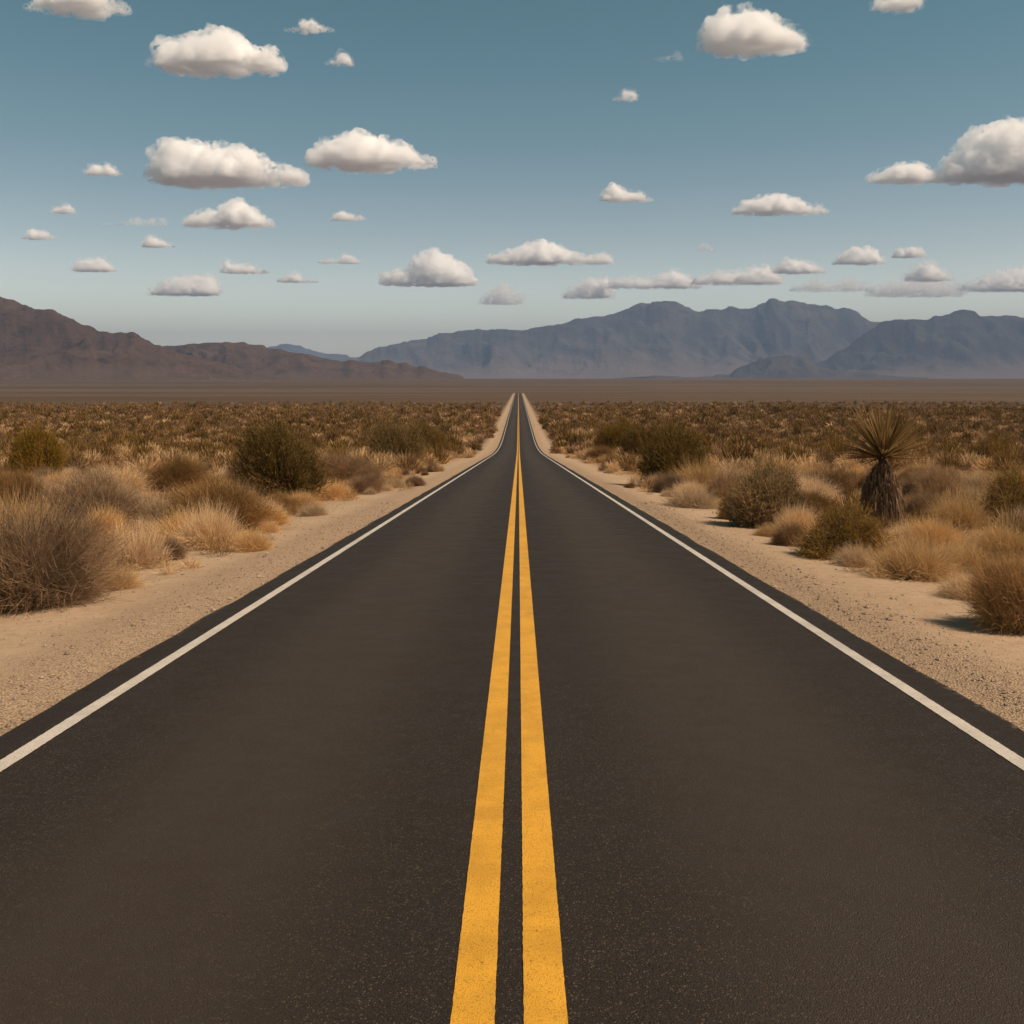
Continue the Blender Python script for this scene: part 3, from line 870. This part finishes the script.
# the yucca
def yucca():
    x, y, z = ground_at(882, 527)
    m = y / F; r = np.random.default_rng(8)
    root = link("yucca", None, None, (x, y, z - .03), label="tall spiky yucca with a ball of long leaves over a shaggy dead leaf skirt", category="yucca")
    hc = 70 * m                                  # crown centre
    pts = [(.03 * math.sin(t * 3), .02 * math.cos(t * 4), t * hc) for t in np.linspace(0, 1, 9)]
    V, f, q = tube(pts, np.linspace(.16, .10, 9), 12)
    link("trunk", mesh_np("trunk", V, f, np.full(len(f), 4), M_BARK, True, {"rnd": q}), root)
    # skirt of hanging dead leaves, widest low down
    n = 2400
    t = r.random(n) ** .9; a = r.uniform(0, 2 * np.pi, n)
    prof_t = [0, .12, .3, .55, .75, .92, 1]; prof_r = [.13, .26, .40, .51, .55, .47, .30]
    R0 = np.interp(t, prof_t, prof_r) * r.uniform(.55, 1.02, n)
    zt = hc * (1 - .06) - t * hc * .78
    P = np.stack([np.cos(a) * R0, np.sin(a) * R0, zt], -1)
    D = norm(np.stack([np.cos(a) * .16, np.sin(a) * .16, -np.ones(n)], -1) + r.normal(0, .10, (n, 3)))
    L = r.uniform(.22, .5, n); L = np.minimum(L, P[:, 2] - .10)
    link("dead_leaf_skirt", quads("dead_leaf_skirt", [strips(P, D, np.maximum(L, .05), .034, 2, 0, .85, .10, r)], M_SKIRT), root)
    # crown of stiff folded leaves
    n = 260
    D = dome_dirs(n, r, -.10, .80)
    D = norm(D + r.normal(0, .06, (n, 3)))
    L = 53 * m * r.uniform(.80, 1.12, n) * np.interp(D[:, 2], [-.3, .1, .6, 1], [.86, .98, 1.1, 1.2])
    Pc = np.array([0.03, 0, hc]) + D * .05
    S = norm(np.cross(D, (0.02, 0.01, 1.0))); U = norm(np.cross(S, D))
    tk = np.array([0, .25, .55, .8, 1.0]); wk = np.array([.5, 1, .85, .5, .03]) * .028
    Vv = np.zeros((n, 5, 3, 3)); dr = r.uniform(.0, .10, n)
    for k in range(5):
        c = Pc + D * (L * tk[k])[:, None]; c[:, 2] -= dr * L * tk[k] ** 2
        Vv[:, k, 0] = c - S * wk[k] + U * wk[k] * .5; Vv[:, k, 1] = c; Vv[:, k, 2] = c + S * wk[k] + U * wk[k] * .5
    fs = []
    b = np.arange(n)[:, None] * 15
    for k in range(4):
        for j in range(2):
            o = k * 3 + j
            fs.append(np.stack([b + o, b + o + 1, b + o + 4, b + o + 3], -1))
    Fq = np.concatenate(fs, 1).reshape(-1, 4)
    link("leaf_crown", quads("leaf_crown", [(Vv.reshape(-1, 3), Fq, np.repeat(r.random(n), 15))], M_YUC), root)
    for q in (0, -1.2, -2.4, -3.6): placed.append((x * (1 + q / y), y + q, .9, 3, 'yucca'))
M_BARK = mat_plant("yucca_bark", (0.05, 0.036, 0.026), (0.09, 0.066, 0.048), None, 0)
M_SKIRT = mat_plant("dead_leaves", (0.17, 0.112, 0.075), (0.38, 0.26, 0.175), None, .35, 6)
M_YUC = mat_plant("yucca_leaves", (0.105, 0.064, 0.020), (0.26, 0.166, 0.068), None, .3)
yucca()

# ---- the scrub between: single plants near, one mass further off
def free(x, y, rad, k=.75):
    for (px_, py_, pr, _, kd) in placed:
        if (px_ - x) ** 2 + (py_ - y) ** 2 < ((pr + rad) * k) ** 2: return False
    return True

def verge(y):
    return 5.9 + .8 * math.sin(y * .23) + .5 * math.sin(y * .71 + 1)

SIDE = {True: "left", False: "right"}
HN = [(ground_at(p[1], p[2]), p[5]) for p in HERO]
cand = []
tries = 0
while len(cand) < 520 and tries < 22000:
    tries += 1
    y = 12.5 + 62 * random.random() ** .72
    x = random.uniform(-1, 1) * (y * .56 + 1.5)
    if abs(x) < verge(y) + .2: continue
    kind = random.choices(['straw', 'twig', 'rust', 'sage', 'creo'], [52, 17, 13, 11, 7])[0]
    w = {'straw': random.uniform(.7, 1.7), 'twig': random.uniform(.8, 1.8), 'rust': random.uniform(.5, 1.2), 'sage': random.uniform(.7, 1.6), 'creo': random.uniform(.9, 1.7)}[kind]
    if abs(x) < verge(y) + .9: w *= .6
    if not free(x, y, w * .5): continue
    h = w * {'straw': random.uniform(.42, .62), 'twig': random.uniform(.45, .7), 'rust': random.uniform(.4, .6), 'sage': random.uniform(.5, .75), 'creo': random.uniform(.75, 1.0)}[kind]
    placed.append((x, y, w * .5, h, kind))
    cand.append((x, y, w, h, kind))
WORD = {'straw': "straw clump", 'twig': "dry shrub", 'rust': "rusty shrub", 'sage': "olive sage bush", 'creo': "dark green bush"}
placed = [p for p in placed if p[4] == 'yucca' or not any(p[0] == c[0] and p[1] == c[1] for c in cand)]
cover = np.zeros((340, 1024), bool)            # rows 380..720 of the view: what stands in front of what
def view(x, y, w, h):
    z = float(zground(x, y)); cx = VPX + (x - .036) / y * F; r0 = HZ + (CAMZ - z) / y * F
    return cx, r0, w / y * F, h / y * F
def seen(x, y, w, h, keep):
    cx, r0, pw, ph = view(x, y, w, h)
    if cx + pw * .3 < 0 or cx - pw * .3 > 1023 or r0 < 384 or r0 - ph > 719: return 0.0
    yy, xx = np.mgrid[int(max(r0 - ph, 380)):int(max(min(r0, 719), 381)), int(max(cx - pw / 2, 0)):int(max(min(cx + pw / 2, 1023), 1))]
    if yy.size == 0 or cx + pw * .3 < 0 or cx - pw * .3 > 1023: return 0.0
    m = ((xx - cx) / (pw / 2 + .1)) ** 2 + ((r0 - yy) / (ph + .1)) ** 2 < 1
    tot = max(m.sum(), 1); vis = (m & ~cover[yy - 380, xx]).sum() / tot
    if vis >= .3 or keep: cover[yy[m] - 380, xx[m]] = True
    return vis
LAND = [(38, 560, "nearest dead shrub on the left"), (96, 505, "pale branched shrub on the left"), (222, 512, "round grey shrub on the left"), (284, 470, "large green bush on the left"),
        (36, 458, "green bush at the far left"), (412, 450, "roadside green bushes on the left"), (762, 500, "olive sage bush by the shoulder"), (846, 535, "broad olive bush before the yucca"),
        (884, 470, "yucca"), (914, 560, "thick golden clump"), (1018, 600, "nearest dry shrub on the right"), (1014, 500, "olive bush at the right edge"),
        (672, 462, "roadside green bush on the right"), (600, 456, "small rusty dome shrub on the right"), (984, 455, "olive bush right of the yucca's crown")]
every = sorted([(p[1], p[0], p[2] * 2, p[3], None) for p in placed if p[4] != 'yucca'] + [(c[1], c[0], c[2], c[3], c) for c in cand], key=lambda q: q[0])
for (y, x, w, h, c) in every:
    v = seen(x, y, w, h, c is None)
    if c is None or v < .3: continue
    kind = c[4]
    cx, r0, pw, ph = view(x, y, w, h)
    if kind in ('sage', 'creo') and r0 > 474: continue      # the photograph shows no other green bush this near
    side = "left" if x < 0 else "right"
    best = min((l for l in LAND if (l[0] < 518) == (x < 0)), key=lambda l: (l[0] - cx) ** 2 + ((l[1] - r0 + ph / 2) * 1.6) ** 2)
    dx, dy = cx - best[0], (r0 - ph / 2) - best[1]
    relv = "high above" if dy < -34 else ("above" if dy < -9 else ("below" if dy > 9 else "level with"))
    relh = "" if abs(dx) < 14 else (", to its left" if dx < 0 else ", to its right")
    if abs(dx) > 70: relh = relh.replace("its", "its far")
    size = "big" if pw > 46 else ("mid sized" if pw > 30 else ("small" if pw > 19 else "tiny"))
    put(kind, x, y, w, h, "%s %s %s the %s%s" % (size, WORD[kind], relv, best[2], relh), "%ss in the scrub %s of the road" % (WORD[kind], side))

# far scrub as one mass
def far_scrub():
    r = np.random.default_rng(77)
    Vs, Fs, Rs, Ts, o = [], [], [], [], 0
    TINT = {'straw': (.58, .375, .19), 'twig': (.245, .138, .062), 'rust': (.29, .160, .068), 'sage': (.220, .128, .045), 'creo': (.185, .104, .026)}
    def zone(y0, y1, dens, nst, wid, lo, hi, mix, v0=6.4):
        nonlocal o
        area = .62 * (y1 ** 2 - y0 ** 2); n = int(area * dens)
        y = np.sqrt(r.uniform(y0 ** 2, y1 ** 2, n)); x = r.uniform(-1, 1, n) * (y * .60 + 3)
        v = v0 + .9 * np.sin(y * .23) + .8 * np.sin(y * .057 + 2) + .004 * y
        ok = np.abs(x) > v
        x, y = x[ok], y[ok]
        patch = fbm(x / 22, y / 40, 3, 55)
        for i in range(len(x)):
            pr = dict(mix)
            if patch[i] > (.53 if x[i] < 0 else .49): pr['straw'] *= 2.4
            else: pr['creo'] *= 1.5; pr['sage'] *= 1.4
            ks = list(pr); p = np.array([pr[k] for k in ks]); kd = ks[r.choice(len(ks), p=p / p.sum())]
            w = r.uniform(lo, hi) * (1.15 if kd == 'creo' else 1.0)
            if abs(x[i]) < 9: w *= .75
            hh = w * {'straw': .5, 'twig': .58, 'rust': .5, 'sage': .60, 'creo': .75}[kd] * r.uniform(.8, 1.2) * min(1, (2.6 / w) ** .5)
            D = dome_dirs(nst, r, .0, .8)
            lp = .5 * lump(D, int(r.integers(0, 999)), .3)
            if kd == 'straw':
                P0 = D * (lp * r.random(nst) ** .6 * .55)[:, None]; D2 = norm(D + r.normal(0, .25, (nst, 3))); L = .30 * r.uniform(.6, 1.2, nst)
            else:
                P0 = D * (lp * r.random(nst) ** .5 * .75)[:, None]; D2 = norm(D + (0, 0, .4) + r.normal(0, .4, (nst, 3))); L = .26 * r.uniform(.6, 1.2, nst)
            V, f, q = strips(P0, D2, L, wid, 1, 0, .6, 0, r)
            V = V * (w, w, hh / .5)
            V[:, 2] = np.maximum(V[:, 2], 0)
            V = V + (x[i], y[i], float(zground(x[i], y[i])) - .03)
            Vs.append(V); Fs.append(f + o); Rs.append(q); o += len(V)
            c = np.array(TINT[kd]) * r.uniform(.66, 1.10)
            Ts.append(np.repeat(c[None], len(V), 0))
    zone(14, 75, .85, 150, .010, .45, 1.25, dict(straw=66, twig=10, rust=16, sage=6, creo=2))
    zone(12, 90, .10, 60, .008, .12, .38, dict(straw=80, twig=4, rust=12, sage=4, creo=0.1), 4.9)
    zone(70, 150, .20, 320, .019, 1.2, 3.2, dict(straw=68, twig=12, rust=11, sage=9, creo=6))
    zone(150, 270, .075, 190, .040, 1.8, 4.4, dict(straw=24, twig=25, rust=23, sage=16, creo=11))
    zone(270, 390, .055, 110, .062, 2.2, 4.6, dict(straw=15, twig=27, rust=29, sage=19, creo=10))
    zone(390, 475, .055, 70, .09, 2.2, 4.6, dict(straw=5, twig=31, rust=34, sage=20, creo=9))
    zone(475, 640, .016, 40, .10, 1.5, 3.2, dict(straw=3, twig=34, rust=36, sage=18, creo=7))
    V, Fq, rn, T = np.concatenate(Vs), np.concatenate(Fs), np.concatenate(Rs), np.concatenate(Ts)
    me = mesh_np("desert_scrub", V, Fq, np.full(len(Fq), 4), mat_tinted("scrub"), False, {"rnd": rn})
    ca = me.attributes.new("tint", 'FLOAT_COLOR', 'POINT')
    ca.data.foreach_set("color", np.concatenate([T, np.ones((len(T), 1))], 1).astype(np.float32).ravel())
    link("desert_scrub", me, kind="stuff", label="mass of low brown desert scrub and straw covering the flats on both sides")
    print("scrub quads", len(Fq))
far_scrub()

# loose stones and gravel on the shoulders
def gravel():
    r = np.random.default_rng(5)
    n = 9000
    y = 3.2 + 34 * r.random(n) ** 1.6
    sd_ = np.where(r.random(n) < .5, -1, 1)
    off = np.abs(r.normal(0, .55, n)); off = np.where(r.random(n) < .25, r.uniform(0, 3.0, n), off)
    x = sd_ * (3.93 + off)
    sz = r.lognormal(math.log(.011), .45, n) * (1 + .012 * y)
    oct_ = np.array([(1, 0, 0), (-1, 0, 0), (0, 1, 0), (0, -1, 0), (0, 0, 1), (0, 0, -1)], float)
    fc = np.array([(0, 2, 4), (2, 1, 4), (1, 3, 4), (3, 0, 4), (2, 0, 5), (1, 2, 5), (3, 1, 5), (0, 3, 5)])
    a = r.uniform(0, 6.28, n); ca, sa = np.cos(a), np.sin(a)
    jit = r.uniform(.6, 1.3, (n, 6, 3)); V = oct_[None] * jit * (1, .8, .6)
    V = np.stack([V[..., 0] * ca[:, None] - V[..., 1] * sa[:, None], V[..., 0] * sa[:, None] + V[..., 1] * ca[:, None], V[..., 2]], -1)
    V = V * sz[:, None, None] + np.stack([x, y, zground(x, y) + sz * .25], -1)[:, None]
    f = (fc[None] + (np.arange(n) * 6)[:, None, None]).reshape(-1, 3)
    me = mesh_np("roadside_gravel", V.reshape(-1, 3), f, np.full(len(f), 3), mat_plant("gravel_stone", (0.20, 0.150, 0.108), (0.38, 0.29, 0.21), None, 0), False, {"rnd": np.repeat(r.random(n), 6)})
    link("roadside_gravel", me, kind="stuff", label="loose gravel stones strewn along both road edges")
gravel()
